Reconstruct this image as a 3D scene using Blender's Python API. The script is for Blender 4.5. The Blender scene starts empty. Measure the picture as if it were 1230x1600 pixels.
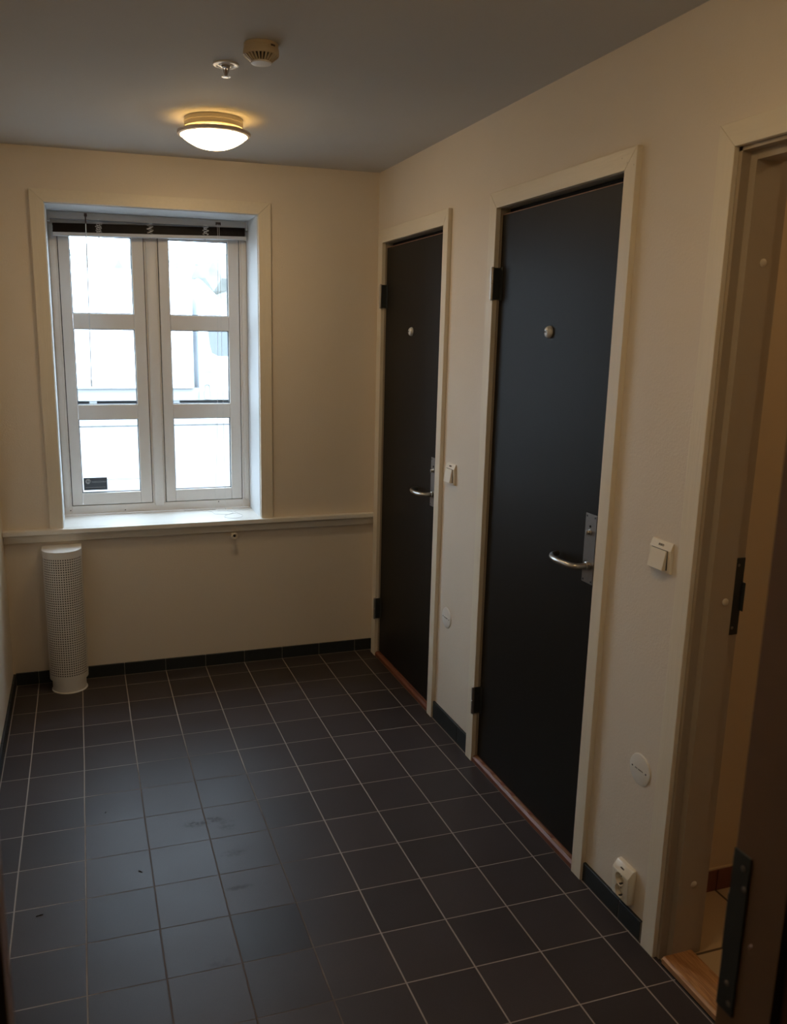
import bpy, bmesh, math, random
from mathutils import Vector, Matrix
random.seed(7)
scene = bpy.context.scene
COL = scene.collection
PI = math.pi

# ------------------------------------------------------------------ measurements (metres)
XW, XL, YB, YF, ZC = 0.097, -1.712, 0.143, -3.28, 2.439      # right wall, left wall, back wall, front wall, ceiling
XC = 0.079                                                   # face of the door casings

# ------------------------------------------------------------------ materials
def mat(name):
    m = bpy.data.materials.new(name); m.use_nodes = True
    nt = m.node_tree; b = nt.nodes['Principled BSDF']
    return m, nt, b

def simple(name, col, rough=0.5, metal=0.0, noise=0.0, nscale=40, bump=0.0, bscale=200, spec=0.5, stretch=None):
    m, nt, b = mat(name)
    b.inputs['Base Color'].default_value = (*col, 1)
    b.inputs['Roughness'].default_value = rough
    b.inputs['Metallic'].default_value = metal
    b.inputs['Specular IOR Level'].default_value = spec
    tc = nt.nodes.new('ShaderNodeTexCoord')
    src = tc.outputs['Object']
    if stretch:
        mp = nt.nodes.new('ShaderNodeMapping'); mp.inputs['Scale'].default_value = stretch
        nt.links.new(src, mp.inputs['Vector']); src = mp.outputs['Vector']
    if noise:
        n = nt.nodes.new('ShaderNodeTexNoise'); n.inputs['Scale'].default_value = nscale; n.inputs['Detail'].default_value = 4
        nt.links.new(src, n.inputs['Vector'])
        mr = nt.nodes.new('ShaderNodeMapRange'); mr.inputs['To Min'].default_value = 1-noise; mr.inputs['To Max'].default_value = 1+noise
        nt.links.new(n.outputs['Fac'], mr.inputs['Value'])
        mx = nt.nodes.new('ShaderNodeVectorMath'); mx.operation = 'SCALE'; mx.inputs[0].default_value = col
        nt.links.new(mr.outputs['Result'], mx.inputs['Scale'])
        nt.links.new(mx.outputs['Vector'], b.inputs['Base Color'])
    if bump:
        n2 = nt.nodes.new('ShaderNodeTexNoise'); n2.inputs['Scale'].default_value = bscale; n2.inputs['Detail'].default_value = 3
        nt.links.new(src, n2.inputs['Vector'])
        bp = nt.nodes.new('ShaderNodeBump'); bp.inputs['Strength'].default_value = bump; bp.inputs['Distance'].default_value = 0.002
        nt.links.new(n2.outputs['Fac'], bp.inputs['Height']); nt.links.new(bp.outputs['Normal'], b.inputs['Normal'])
    return m

M = {}
M['wall'] = simple('wall_paint', (0.755, 0.68, 0.58), 0.6, noise=0.025, nscale=6, bump=0.35, bscale=160)
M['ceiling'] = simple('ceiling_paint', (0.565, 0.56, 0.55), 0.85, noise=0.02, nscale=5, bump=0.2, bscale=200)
M['trim'] = simple('trim_paint', (0.74, 0.69, 0.595), 0.32, noise=0.02, nscale=10, bump=0.15, bscale=60, stretch=(1, 1, 1))
M['casing'] = simple('casing_paint', (0.78, 0.715, 0.59), 0.45, noise=0.05, nscale=18, bump=0.3, bscale=45, stretch=(4, 4, 0.35))
M['casing_h'] = simple('casing_paint_head', (0.78, 0.715, 0.59), 0.40, noise=0.05, nscale=18, bump=0.3, bscale=45, stretch=(4, 0.35, 4))
M['frame'] = simple('frame_paint', (0.40, 0.335, 0.255), 0.4, noise=0.03, nscale=20)
M['winwhite'] = simple('window_white', (0.76, 0.74, 0.71), 0.35, noise=0.015, nscale=20)
M['reveal'] = simple('reveal_daylight_tint', (0.70, 0.72, 0.73), 0.5)  # wall paint with the bluish window light put into its colour
M['sill'] = simple('sill_paint', (0.78, 0.765, 0.72), 0.28, noise=0.015, nscale=15)
M['gasket'] = simple('black_rubber', (0.012, 0.012, 0.016), 0.6)
M['door'] = simple('charcoal_laminate', (0.0165, 0.0150, 0.0135), 0.45, spec=0.12, noise=0.06, nscale=30, bump=0.08, bscale=300)
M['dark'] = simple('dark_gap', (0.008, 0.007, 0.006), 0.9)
M['chip'] = simple('worn_door_edge', (0.30, 0.17, 0.11), 0.7, noise=0.3, nscale=60)
M['steel'] = simple('brushed_steel', (0.52, 0.50, 0.47), 0.30, metal=1.0, noise=0.05, nscale=90, stretch=(1, 1, 8))
M['steel_dull'] = simple('dull_steel', (0.24, 0.215, 0.20), 0.42, metal=1.0, noise=0.08, nscale=60)
M['steel_dark'] = simple('darkened_steel', (0.035, 0.042, 0.046), 0.5, metal=0.3)
M['plate'] = simple('satin_sign_metal', (0.62, 0.64, 0.66), 0.42, metal=0.3)
M['mark'] = simple('dark_print', (0.03, 0.03, 0.035), 0.6)
M['plastic'] = simple('cream_plastic', (0.79, 0.73, 0.60), 0.28)
M['plastic_w'] = simple('white_plastic', (0.78, 0.76, 0.71), 0.35)
M['plastic_old'] = simple('yellowed_plastic', (0.50, 0.41, 0.28), 0.4)
M['cap'] = simple('screw_cap_plastic', (0.62, 0.56, 0.46), 0.4)
M['ventwhite'] = simple('powder_coated_white', (0.74, 0.72, 0.68), 0.42)
M['socket_in'] = simple('socket_inside', (0.66, 0.59, 0.44), 0.4)
M['slat'] = simple('dark_blind_slats', (0.010, 0.0065, 0.0065), 0.45, spec=0.2, noise=0.2, nscale=30)
M['rail'] = simple('grey_rail', (0.50, 0.50, 0.50), 0.35, metal=0.1)
M['rail_l'] = simple('light_rail', (0.55, 0.57, 0.60), 0.35)
M['cord'] = simple('white_cord', (0.70, 0.70, 0.68), 0.6)
M['hook'] = simple('dark_hook', (0.06, 0.035, 0.03), 0.4)
M['sticker'] = simple('sticker_grey', (0.07, 0.085, 0.105), 0.5)
M['sticker_l'] = simple('sticker_print', (0.36, 0.38, 0.41), 0.5)
M['skirt'] = simple('skirting_tile', (0.024, 0.029, 0.032), 0.45, spec=0.3, noise=0.12, nscale=50)
M['grout'] = simple('grout', (0.22, 0.20, 0.175), 0.9)
M['skirt2'] = simple('red_skirting_tile', (0.17, 0.055, 0.04), 0.4, noise=0.1, nscale=30)

def wood(name, c1, c2, stretch, rough=0.4):
    m, nt, b = mat(name)
    tc = nt.nodes.new('ShaderNodeTexCoord'); mp = nt.nodes.new('ShaderNodeMapping'); mp.inputs['Scale'].default_value = stretch
    nt.links.new(tc.outputs['Object'], mp.inputs['Vector'])
    n = nt.nodes.new('ShaderNodeTexNoise'); n.inputs['Scale'].default_value = 9; n.inputs['Detail'].default_value = 5; n.inputs['Distortion'].default_value = 1.2
    nt.links.new(mp.outputs['Vector'], n.inputs['Vector'])
    cr = nt.nodes.new('ShaderNodeValToRGB'); cr.color_ramp.elements[0].position = 0.32; cr.color_ramp.elements[1].position = 0.68
    cr.color_ramp.elements[0].color = (*c1, 1); cr.color_ramp.elements[1].color = (*c2, 1)
    nt.links.new(n.outputs['Fac'], cr.inputs['Fac']); nt.links.new(cr.outputs['Color'], b.inputs['Base Color'])
    b.inputs['Roughness'].default_value = rough
    return m
M['oak'] = wood('oiled_oak', (0.27, 0.12, 0.05), (0.52, 0.28, 0.12), (14, 1.2, 14))
M['redwood'] = wood('red_stained_wood', (0.13, 0.040, 0.018), (0.24, 0.080, 0.036), (14, 1.2, 14), 0.45)

def mathn(nt, op, a, b=None, c=None):
    n = nt.nodes.new('ShaderNodeMath'); n.operation = op
    for i, v in enumerate((a, b, c)):
        if v is None: continue
        if isinstance(v, (int, float)): n.inputs[i].default_value = v
        else: nt.links.new(v, n.inputs[i])
    return n.outputs[0]

def floor_material():
    m, nt, b = mat('quarry_floor_tiles'); L = nt.links
    tc = nt.nodes.new('ShaderNodeTexCoord')
    wob = nt.nodes.new('ShaderNodeTexNoise'); wob.inputs['Scale'].default_value = 1.7; wob.inputs['Detail'].default_value = 1
    L.new(tc.outputs['Object'], wob.inputs['Vector'])
    sx = nt.nodes.new('ShaderNodeSeparateXYZ'); L.new(tc.outputs['Object'], sx.inputs[0])
    sw = nt.nodes.new('ShaderNodeSeparateXYZ'); L.new(wob.outputs['Color'], sw.inputs[0])
    x = mathn(nt, 'ADD', sx.outputs['X'], mathn(nt, 'MULTIPLY', mathn(nt, 'SUBTRACT', sw.outputs['X'], 0.5), 0.006))
    y = mathn(nt, 'ADD', sx.outputs['Y'], mathn(nt, 'MULTIPLY', mathn(nt, 'SUBTRACT', sw.outputs['Y'], 0.5), 0.006))
    def joint(c, w):
        f = mathn(nt, 'FRACT', mathn(nt, 'ADD', mathn(nt, 'MULTIPLY', c, 5.0), 100.5))
        d = mathn(nt, 'ABSOLUTE', mathn(nt, 'SUBTRACT', f, 0.5))          # 0 on a joint
        return mathn(nt, 'SMOOTH_MIN', mathn(nt, 'MULTIPLY', d, 0.2), 1.0, 0.0), d
    dx, _ = joint(x, 1); dy, _ = joint(y, 1)
    def edge(d, w):
        mr = nt.nodes.new('ShaderNodeMapRange'); mr.interpolation_type = 'SMOOTHSTEP'
        mr.inputs['From Min'].default_value = w*0.65; mr.inputs['From Max'].default_value = w*1.35
        mr.inputs['To Min'].default_value = 1; mr.inputs['To Max'].default_value = 0
        L.new(d, mr.inputs['Value']); return mr.outputs['Result']
    g = mathn(nt, 'MAXIMUM', edge(dx, 0.0021), edge(dy, 0.0016))
    # grout bead along the skirtings
    for c, v in ((sx.outputs['X'], 0.0845), (sx.outputs['X'], -1.699), (sx.outputs['Y'], 0.1300)):
        g = mathn(nt, 'MAXIMUM', g, edge(mathn(nt, 'ABSOLUTE', mathn(nt, 'SUBTRACT', c, v)), 0.0018))
    # per tile tone
    cx = mathn(nt, 'FLOOR', mathn(nt, 'MULTIPLY', x, 5.0)); cy = mathn(nt, 'FLOOR', mathn(nt, 'MULTIPLY', y, 5.0))
    cb = nt.nodes.new('ShaderNodeCombineXYZ'); L.new(cx, cb.inputs[0]); L.new(cy, cb.inputs[1])
    wn = nt.nodes.new('ShaderNodeTexWhiteNoise'); wn.noise_dimensions = '3D'; L.new(cb.outputs[0], wn.inputs['Vector'])
    tone = nt.nodes.new('ShaderNodeMapRange'); tone.inputs['To Min'].default_value = 0.86; tone.inputs['To Max'].default_value = 1.14
    L.new(wn.outputs['Value'], tone.inputs['Value'])
    # one newer, darker replacement tile
    rep = mathn(nt, 'MULTIPLY', mathn(nt, 'COMPARE', cx, -5.0, 0.1), mathn(nt, 'COMPARE', cy, -10.0, 0.1))
    fine = nt.nodes.new('ShaderNodeTexNoise'); fine.inputs['Scale'].default_value = 420; fine.inputs['Detail'].default_value = 2
    L.new(tc.outputs['Object'], fine.inputs['Vector'])
    speck = nt.nodes.new('ShaderNodeMapRange'); speck.inputs['To Min'].default_value = 0.72; speck.inputs['To Max'].default_value = 1.28
    L.new(fine.outputs['Fac'], speck.inputs['Value'])
    blot = nt.nodes.new('ShaderNodeTexNoise'); blot.inputs['Scale'].default_value = 7; blot.inputs['Detail'].default_value = 5
    L.new(tc.outputs['Object'], blot.inputs['Vector'])
    bl = nt.nodes.new('ShaderNodeMapRange'); bl.inputs['To Min'].default_value = 0.85; bl.inputs['To Max'].default_value = 1.15
    L.new(blot.outputs['Fac'], bl.inputs['Value'])
    k = mathn(nt, 'MULTIPLY', mathn(nt, 'MULTIPLY', tone.outputs['Result'], speck.outputs['Result']), bl.outputs['Result'])
    k = mathn(nt, 'MULTIPLY', k, mathn(nt, 'SUBTRACT', 1.0, mathn(nt, 'MULTIPLY', rep, 0.42)))
    # scuffs: small dark smears with a shape of their own
    stain = None
    for (px, py, rx, ry, st) in ((-1.035, -1.29, 0.035, 0.022, .75), (-0.985, -1.285, 0.045, 0.018, .8), (-0.93, -1.33, 0.03, 0.03, .4), (-0.94, -1.50, .04, .018, .5), (-0.95, -1.68, .04, .012, .45), (-1.06, -1.98, .03, .02, .4)):
        ex = mathn(nt, 'DIVIDE', mathn(nt, 'SUBTRACT', sx.outputs['X'], px), rx)
        ey = mathn(nt, 'DIVIDE', mathn(nt, 'SUBTRACT', sx.outputs['Y'], py), ry)
        r2 = mathn(nt, 'ADD', mathn(nt, 'MULTIPLY', ex, ex), mathn(nt, 'MULTIPLY', ey, ey))
        s = nt.nodes.new('ShaderNodeMapRange'); s.inputs['From Min'].default_value = 0.1; s.inputs['From Max'].default_value = 1.6
        s.inputs['To Min'].default_value = st; s.inputs['To Max'].default_value = 0
        L.new(r2, s.inputs['Value'])
        stain = s.outputs['Result'] if stain is None else mathn(nt, 'MAXIMUM', stain, s.outputs['Result'])
    sn = nt.nodes.new('ShaderNodeTexNoise'); sn.inputs['Scale'].default_value = 45; sn.inputs['Detail'].default_value = 6
    L.new(tc.outputs['Object'], sn.inputs['Vector'])
    srp = nt.nodes.new('ShaderNodeMapRange'); srp.inputs['From Min'].default_value = 0.42; srp.inputs['From Max'].default_value = 0.6
    L.new(sn.outputs['Fac'], srp.inputs['Value'])
    stain = mathn(nt, 'MULTIPLY', stain, srp.outputs['Result'])
    k = mathn(nt, 'MULTIPLY', k, mathn(nt, 'SUBTRACT', 1.0, mathn(nt, 'MULTIPLY', stain, 0.65)))
    tile = nt.nodes.new('ShaderNodeVectorMath'); tile.operation = 'SCALE'; tile.inputs[0].default_value = (0.051, 0.0425, 0.0435)
    L.new(k, tile.inputs['Scale'])
    # grout: pale, but trodden dark brown along the walking line
    ax = mathn(nt, 'DIVIDE', mathn(nt, 'SUBTRACT', sx.outputs['X'], -1.05), 0.33)
    ay = mathn(nt, 'DIVIDE', mathn(nt, 'SUBTRACT', sx.outputs['Y'], -1.75), 1.0)
    rr = mathn(nt, 'ADD', mathn(nt, 'MULTIPLY', ax, ax), mathn(nt, 'MULTIPLY', ay, ay))
    rr = mathn(nt, 'ADD', rr, mathn(nt, 'MULTIPLY', mathn(nt, 'SUBTRACT', blot.outputs['Fac'], 0.5), 1.4))
    dirt = nt.nodes.new('ShaderNodeMapRange'); dirt.interpolation_type = 'SMOOTHSTEP'
    dirt.inputs['From Min'].default_value = 0.6; dirt.inputs['From Max'].default_value = 1.7
    dirt.inputs['To Min'].default_value = 1; dirt.inputs['To Max'].default_value = 0
    L.new(rr, dirt.inputs['Value'])
    gc = nt.nodes.new('ShaderNodeMix'); gc.data_type = 'RGBA'
    L.new(dirt.outputs['Result'], gc.inputs['Factor'])
    gc.inputs['A'].default_value = (0.33, 0.29, 0.255, 1); gc.inputs['B'].default_value = (0.085, 0.060, 0.042, 1)
    mx = nt.nodes.new('ShaderNodeMix'); mx.data_type = 'RGBA'
    L.new(g, mx.inputs['Factor']); L.new(tile.outputs['Vector'], mx.inputs['A']); L.new(gc.outputs['Result'], mx.inputs['B'])
    L.new(mx.outputs['Result'], b.inputs['Base Color'])
    b.inputs['Specular IOR Level'].default_value = 0.22
    rg = mathn(nt, 'ADD', 0.36, mathn(nt, 'MULTIPLY', blot.outputs['Fac'], 0.10))
    rg = mathn(nt, 'ADD', rg, mathn(nt, 'MULTIPLY', g, 0.2))
    rg = mathn(nt, 'ADD', rg, mathn(nt, 'MULTIPLY', stain, 0.25))
    L.new(rg, b.inputs['Roughness'])
    h = mathn(nt, 'ADD', mathn(nt, 'MULTIPLY', g, -1.0), mathn(nt, 'MULTIPLY', fine.outputs['Fac'], 0.10))
    bp = nt.nodes.new('ShaderNodeBump'); bp.inputs['Strength'].default_value = 0.5; bp.inputs['Distance'].default_value = 0.0012
    L.new(h, bp.inputs['Height']); L.new(bp.outputs['Normal'], b.inputs['Normal'])
    return m
M['floor'] = floor_material()

def brick_material(name, c1, c2, mortar, scale, w, h, msize, rough=0.6, rot=0.0, offset=0.5, loc=(0, 0, 0)):
    m, nt, b = mat(name)
    tc = nt.nodes.new('ShaderNodeTexCoord'); mp = nt.nodes.new('ShaderNodeMapping'); mp.inputs['Rotation'].default_value = (0, 0, rot)
    mp.inputs['Location'].default_value = loc
    nt.links.new(tc.outputs['Object'], mp.inputs['Vector'])
    br = nt.nodes.new('ShaderNodeTexBrick'); br.offset = offset
    br.inputs['Scale'].default_value = scale; br.inputs['Brick Width'].default_value = w; br.inputs['Row Height'].default_value = h
    br.inputs['Mortar Size'].default_value = msize
    br.inputs['Color1'].default_value = (*c1, 1); br.inputs['Color2'].default_value = (*c2, 1); br.inputs['Mortar'].default_value = (*mortar, 1)
    nt.links.new(mp.outputs['Vector'], br.inputs['Vector']); nt.links.new(br.outputs['Color'], b.inputs['Base Color'])
    b.inputs['Roughness'].default_value = rough
    return m
M['paving'] = brick_material('block_paving', (0.088, 0.085, 0.081), (0.082, 0.080, 0.077), (0.060, 0.060, 0.059), 1, 0.42, 0.21, 0.014, rot=0.5)
M['asphalt'] = simple('wet_asphalt', (0.125, 0.125, 0.125), 0.7, noise=0.1, nscale=8)
M['tile2'] = brick_material('beige_floor_tiles', (0.52, 0.40, 0.26), (0.49, 0.375, 0.245), (0.10, 0.07, 0.05), 1, 0.333, 0.333, 0.004, rough=0.35, offset=0.0, loc=(-0.126, 0.0075, 0))
M['wall2'] = simple('side_room_paint', (0.60, 0.49, 0.34), 0.6, bump=0.2)
M['corridor'] = simple('corridor_paint', (0.30, 0.26, 0.21), 0.7)
M['jamb_dark'] = simple('varnished_jamb', (0.20, 0.115, 0.065), 0.4, noise=0.08, nscale=20)

def glass_material():
    m = bpy.data.materials.new('window_glass'); m.use_nodes = True; nt = m.node_tree
    for n in list(nt.nodes): nt.nodes.remove(n)
    out = nt.nodes.new('ShaderNodeOutputMaterial'); mx = nt.nodes.new('ShaderNodeMixShader')
    tr = nt.nodes.new('ShaderNodeBsdfTransparent'); tr.inputs['Color'].default_value = (0.93, 0.97, 0.96, 1)
    gl = nt.nodes.new('ShaderNodeBsdfGlossy'); gl.inputs['Roughness'].default_value = 0.01
    lw = nt.nodes.new('ShaderNodeLayerWeight'); lw.inputs['Blend'].default_value = 0.5
    f = mathn(nt, 'ADD', 0.035, mathn(nt, 'MULTIPLY', mathn(nt, 'POWER', lw.outputs['Facing'], 4.0), 0.7))
    nt.links.new(f, mx.inputs[0]); nt.links.new(tr.outputs[0], mx.inputs[1]); nt.links.new(gl.outputs[0], mx.inputs[2])
    nt.links.new(mx.outputs[0], out.inputs[0]); return m
M['glass'] = glass_material()

def emit(name, col, s):
    m, nt, b = mat(name)
    b.inputs['Base Color'].default_value = (0.8, 0.78, 0.72, 1); b.inputs['Roughness'].default_value = 0.3
    b.inputs['Emission Color'].default_value = (*col, 1); b.inputs['Emission Strength'].default_value = s
    return m
LAMP = 30.0
M['lampglass'] = emit('lit_opal_glass', (1.0, 0.70, 0.365), LAMP)
M['lampslit'] = emit('lit_glass_edge', (1.0, 0.60, 0.19), 17.0)
M['lampbody'] = simple('lamp_body', (0.72, 0.64, 0.48), 0.4)
M['lamprim'] = simple('lamp_rim', (0.62, 0.54, 0.50), 0.35)

# ------------------------------------------------------------------ geometry helpers
def NB(): return bmesh.new()

def merge(bm, b2):
    me = bpy.data.meshes.new('tmp'); b2.to_mesh(me); b2.free(); bm.from_mesh(me); bpy.data.meshes.remove(me)

def box(bm, x0, x1, y0, y1, z0, z1, bev=0.0, seg=2, mi=0):
    b = bmesh.new(); bmesh.ops.create_cube(b, size=1)
    for v in b.verts:
        v.co = Vector(((x0+x1)/2 + v.co.x*abs(x1-x0), (y0+y1)/2 + v.co.y*abs(y1-y0), (z0+z1)/2 + v.co.z*abs(z1-z0)))
    if bev: bmesh.ops.bevel(b, geom=b.edges[:], offset=bev, segments=seg, profile=0.5, affect='EDGES')
    for f in b.faces: f.material_index = mi
    merge(bm, b); return bm

def prism(bm, pts, vec, bev=0.0, mi=0):
    """polygon pts (3D) extruded along vec"""
    b = bmesh.new(); vs = [b.verts.new(p) for p in pts]; f = b.faces.new(vs)
    r = bmesh.ops.extrude_face_region(b, geom=[f])
    bmesh.ops.translate(b, verts=[e for e in r['geom'] if isinstance(e, bmesh.types.BMVert)], vec=Vector(vec))
    bmesh.ops.recalc_face_normals(b, faces=b.faces[:])
    if bev: bmesh.ops.bevel(b, geom=b.edges[:], offset=bev, segments=2, profile=0.5, affect='EDGES')
    for f in b.faces: f.material_index = mi
    merge(bm, b); return bm

def lathe(bm, prof, n=48, origin=(0, 0, 0), axis='Z', mi=0):
    """prof: list of (r, h); axis Z up, X = h along +x, Y = h along +y"""
    b = bmesh.new(); rings = []
    for r, h in prof:
        if r < 1e-6: rings.append([b.verts.new((0, 0, h))])
        else: rings.append([b.verts.new((r*math.cos(2*PI*i/n), r*math.sin(2*PI*i/n), h)) for i in range(n)])
    for a, c in zip(rings, rings[1:]):
        if len(a) == 1 and len(c) == 1: continue
        for i in range(n):
            j = (i+1) % n
            if len(a) == 1: b.faces.new((a[0], c[j], c[i]))
            elif len(c) == 1: b.faces.new((a[i], a[j], c[0]))
            else: b.faces.new((a[i], a[j], c[j], c[i]))
    bmesh.ops.recalc_face_normals(b, faces=b.faces[:])
    if axis == 'X': R = Matrix.Rotation(PI/2, 4, 'Y')
    elif axis == 'Y': R = Matrix.Rotation(-PI/2, 4, 'X')
    else: R = Matrix.Identity(4)
    bmesh.ops.transform(b, matrix=Matrix.Translation(origin) @ R, verts=b.verts[:])
    for f in b.faces: f.material_index = mi
    merge(bm, b); return bm

def tube(bm, pts, r, n=12, cap=True, radii=None):
    pts = [Vector(p) for p in pts]; b = bmesh.new(); rings = []
    t0 = (pts[1]-pts[0]).normalized(); up = Vector((0, 0, 1)) if abs(t0.z) < 0.9 else Vector((1, 0, 0))
    nrm = t0.cross(up).normalized()
    for i, p in enumerate(pts):
        t = (pts[min(i+1, len(pts)-1)]-pts[max(i-1, 0)]).normalized()
        nrm = (nrm - t*nrm.dot(t)).normalized(); bi = t.cross(nrm); rr = radii[i] if radii else r
        rings.append([b.verts.new(p + nrm*rr*math.cos(2*PI*k/n) + bi*rr*math.sin(2*PI*k/n)) for k in range(n)])
    for a, c in zip(rings, rings[1:]):
        for k in range(n): b.faces.new((a[k], a[(k+1) % n], c[(k+1) % n], c[k]))
    if cap: b.faces.new(rings[0][::-1]); b.faces.new(rings[-1])
    bmesh.ops.recalc_face_normals(b, faces=b.faces[:])
    merge(bm, b); return bm

def smooth_path(ctrl, n=8):
    """Catmull-Rom through control points"""
    P = [Vector(c) for c in ctrl]; P = [P[0]*2-P[1]] + P + [P[-1]*2-P[-2]]; out = []
    for i in range(1, len(P)-2):
        for k in range(n):
            t = k/n
            out.append(0.5*((2*P[i]) + (P[i+1]-P[i-1])*t + (2*P[i-1]-5*P[i]+4*P[i+1]-P[i+2])*t*t + (3*P[i]-P[i-1]-3*P[i+1]+P[i+2])*t**3))
    out.append(P[-2]); return out

def obj(name, bm, m, parent=None, smooth=False):
    root = parent
    off = Vector((0, 0, 0))
    p = parent
    while p is not None: off += p.location; p = p.parent
    if off.length: bmesh.ops.translate(bm, verts=bm.verts[:], vec=-off)
    me = bpy.data.meshes.new(name); bm.to_mesh(me); bm.free()
    for mm in (m if isinstance(m, (list, tuple)) else [m]): me.materials.append(M[mm])
    if smooth:
        for f in me.polygons: f.use_smooth = True
        try: me.set_sharp_from_angle(angle=math.radians(35))
        except Exception: pass
    o = bpy.data.objects.new(name, me); COL.objects.link(o); o.parent = root
    return o

def tag(o, label, cat, group=None, kind=None):
    o['label'] = label; o['category'] = cat
    if group: o['group'] = group
    if kind: o['kind'] = kind
    return o

def thing(name, label, cat, loc, group=None, kind=None):
    o = bpy.data.objects.new(name, None); COL.objects.link(o); o.location = loc; o.empty_display_size = 0.1
    return tag(o, label, cat, group, kind)

def text_mesh(s, size, origin, xdir, ydir, depth=0.0004, align='CENTER'):
    cu = bpy.data.curves.new('t', 'FONT'); cu.body = s; cu.size = size; cu.extrude = depth
    cu.align_x = align; cu.align_y = 'CENTER'; cu.resolution_u = 3
    o = bpy.data.objects.new('t', cu); COL.objects.link(o)
    me = bpy.data.meshes.new_from_object(o.evaluated_get(bpy.context.evaluated_depsgraph_get()))
    b = bmesh.new(); b.from_mesh(me); bpy.data.meshes.remove(me); bpy.data.objects.remove(o); bpy.data.curves.remove(cu)
    X = Vector(xdir).normalized(); Y = Vector(ydir).normalized(); Z = X.cross(Y)
    mtx = Matrix((X, Y, Z)).transposed().to_4x4(); mtx.translation = Vector(origin)
    bmesh.ops.transform(b, matrix=mtx, verts=b.verts[:]); return b

# ------------------------------------------------------------------ setting: shell
D1 = dict(a=0.093, b=-0.742, ai=0.035, bi=-0.694, zt=2.164, zi=2.104)
D2 = dict(a=-1.106, b=-1.955, ai=-1.159, bi=-1.904, zt=2.165, zi=2.110)
D3 = dict(a=-2.259, b=-3.114, ai=-2.313, bi=-3.060, zt=2.148, zi=2.094)
RX = 0.225                      # room-side to side-room thickness of the right wall

b = NB(); box(b, XL-0.02, XW+0.005, YF-0.02, YB+0.005, -0.08, 0.0)
tag(obj('floor', b, 'floor'), 'dark grey square tiled floor with pale grout joints', 'floor', kind='structure')
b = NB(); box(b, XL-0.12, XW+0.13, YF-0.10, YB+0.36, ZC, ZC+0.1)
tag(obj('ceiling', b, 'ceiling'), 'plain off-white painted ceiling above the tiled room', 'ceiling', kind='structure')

# right wall with three door openings (rough openings hidden behind the casings)
b = NB(); e = 0.02
ys = [YB+0.36, D1['ai']+e, D1['bi']-e, D2['ai']+e, D2['bi']-e, D3['ai']+e, D3['bi']-e, YF-0.10]
for i in (0, 2, 4, 6): box(b, XW, RX, ys[i+1], ys[i], 0, ZC)
for d in (D1, D2, D3): box(b, XW, RX, d['bi']-e, d['ai']+e, d['zi']+e, ZC)
tag(obj('wall_right', b, 'wall'), 'long cream plaster wall with the three door openings', 'wall', kind='structure')
b = NB(); box(b, XL-0.1, XL, YF-0.10, YB+0.36, -0.08, ZC)
tag(obj('wall_left', b, 'wall'), 'cream plaster wall seen edge-on beyond the perforated vent column', 'wall', kind='structure')
# back wall with window opening
WX0, WX1, WZ0, WZ1 = -1.447, -0.505, 0.740, 2.213
b = NB()
box(b, XL, WX0, YB, YB+0.36, -0.08, ZC); box(b, WX1, XW, YB, YB+0.36, -0.08, ZC)
box(b, WX0, WX1, YB, YB+0.36, -0.08, WZ0); box(b, WX0, WX1, YB, YB+0.36, WZ1, ZC)
tag(obj('wall_back', b, 'wall'), 'cream plaster wall around the white window', 'wall', kind='structure')
# front wall with the doorway the camera looks through
FO0, FO1, FZ = -1.4265, -0.6355, 2.10
b = NB()
box(b, XL, FO0-0.04, YF-0.10, YF, 0, ZC); box(b, FO1+0.04, XW, YF-0.10, YF, 0, ZC); box(b, FO0-0.04, FO1+0.04, YF-0.10, YF, FZ+0.04, ZC)
tag(obj('wall_front', b, 'wall'), 'plaster wall around the dark doorway nearest the viewer', 'wall', kind='structure')

# corridor behind the camera
b = NB()
cx0, cx1, cy0, cy1 = -2.3, 0.1, -5.2, YF-0.10
box(b, cx0-0.1, cx0, cy0, cy1, 0, ZC); box(b, cx1, cx1+0.1, cy0, cy1, 0, ZC); box(b, cx0-0.1, cx1+0.1, cy0-0.1, cy0, 0, ZC)
box(b, cx0-0.1, XL-0.1, cy1, cy1+0.1, 0, ZC); box(b, cx0-0.1, cx1+0.1, cy0-0.1, cy1, ZC, ZC+0.1)
tag(obj('wall_corridor', b, 'corridor'), 'unlit corridor walls behind the nearest doorway', 'wall', kind='structure')
b = NB(); box(b, cx0-0.1, cx1+0.1, cy0-0.1, YF-0.02, -0.08, 0.0)
tag(obj('floor_corridor', b, 'skirt'), 'dark corridor floor behind the nearest doorway', 'floor', kind='structure')

# side room seen through door 3
sx1 = 1.7; sy0, sy1 = -3.38, -2.115
b = NB()
box(b, RX, sx1, sy1, sy1+0.1, 0, ZC); box(b, RX, sx1, sy0-0.1, sy0, 0, ZC); box(b, sx1, sx1+0.1, sy0-0.1, sy1+0.1, 0, ZC)
box(b, RX, sx1+0.1, sy0-0.1, sy1+0.1, ZC, ZC+0.1)
tag(obj('wall_side_room', b, 'wall2'), 'dim ochre wall inside the side room behind the open doorway', 'wall', kind='structure')
b = NB(); box(b, XW+0.005, sx1+0.1, sy0-0.1, sy1+0.1, -0.08, 0.0)
tag(obj('floor_side_room', b, 'tile2'), 'beige tiled floor inside the side room past the oak threshold', 'floor', kind='structure')
b = NB(); x = RX
while x < sx1-0.01:
    xe = min(0.459 if x < 0.3 else x+0.333, sx1); box(b, x+0.001, xe-0.001, sy1-0.009, sy1, 0, 0.072, 0.001, 1); x = xe
box(b, RX, sx1, sy1-0.006, sy1, 0.072, 0.077, mi=1)
tag(obj('baseboard_side_room', b, ['skirt2', 'wall2']), 'dark red tile skirting inside the side room', 'skirting', kind='structure')

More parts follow.
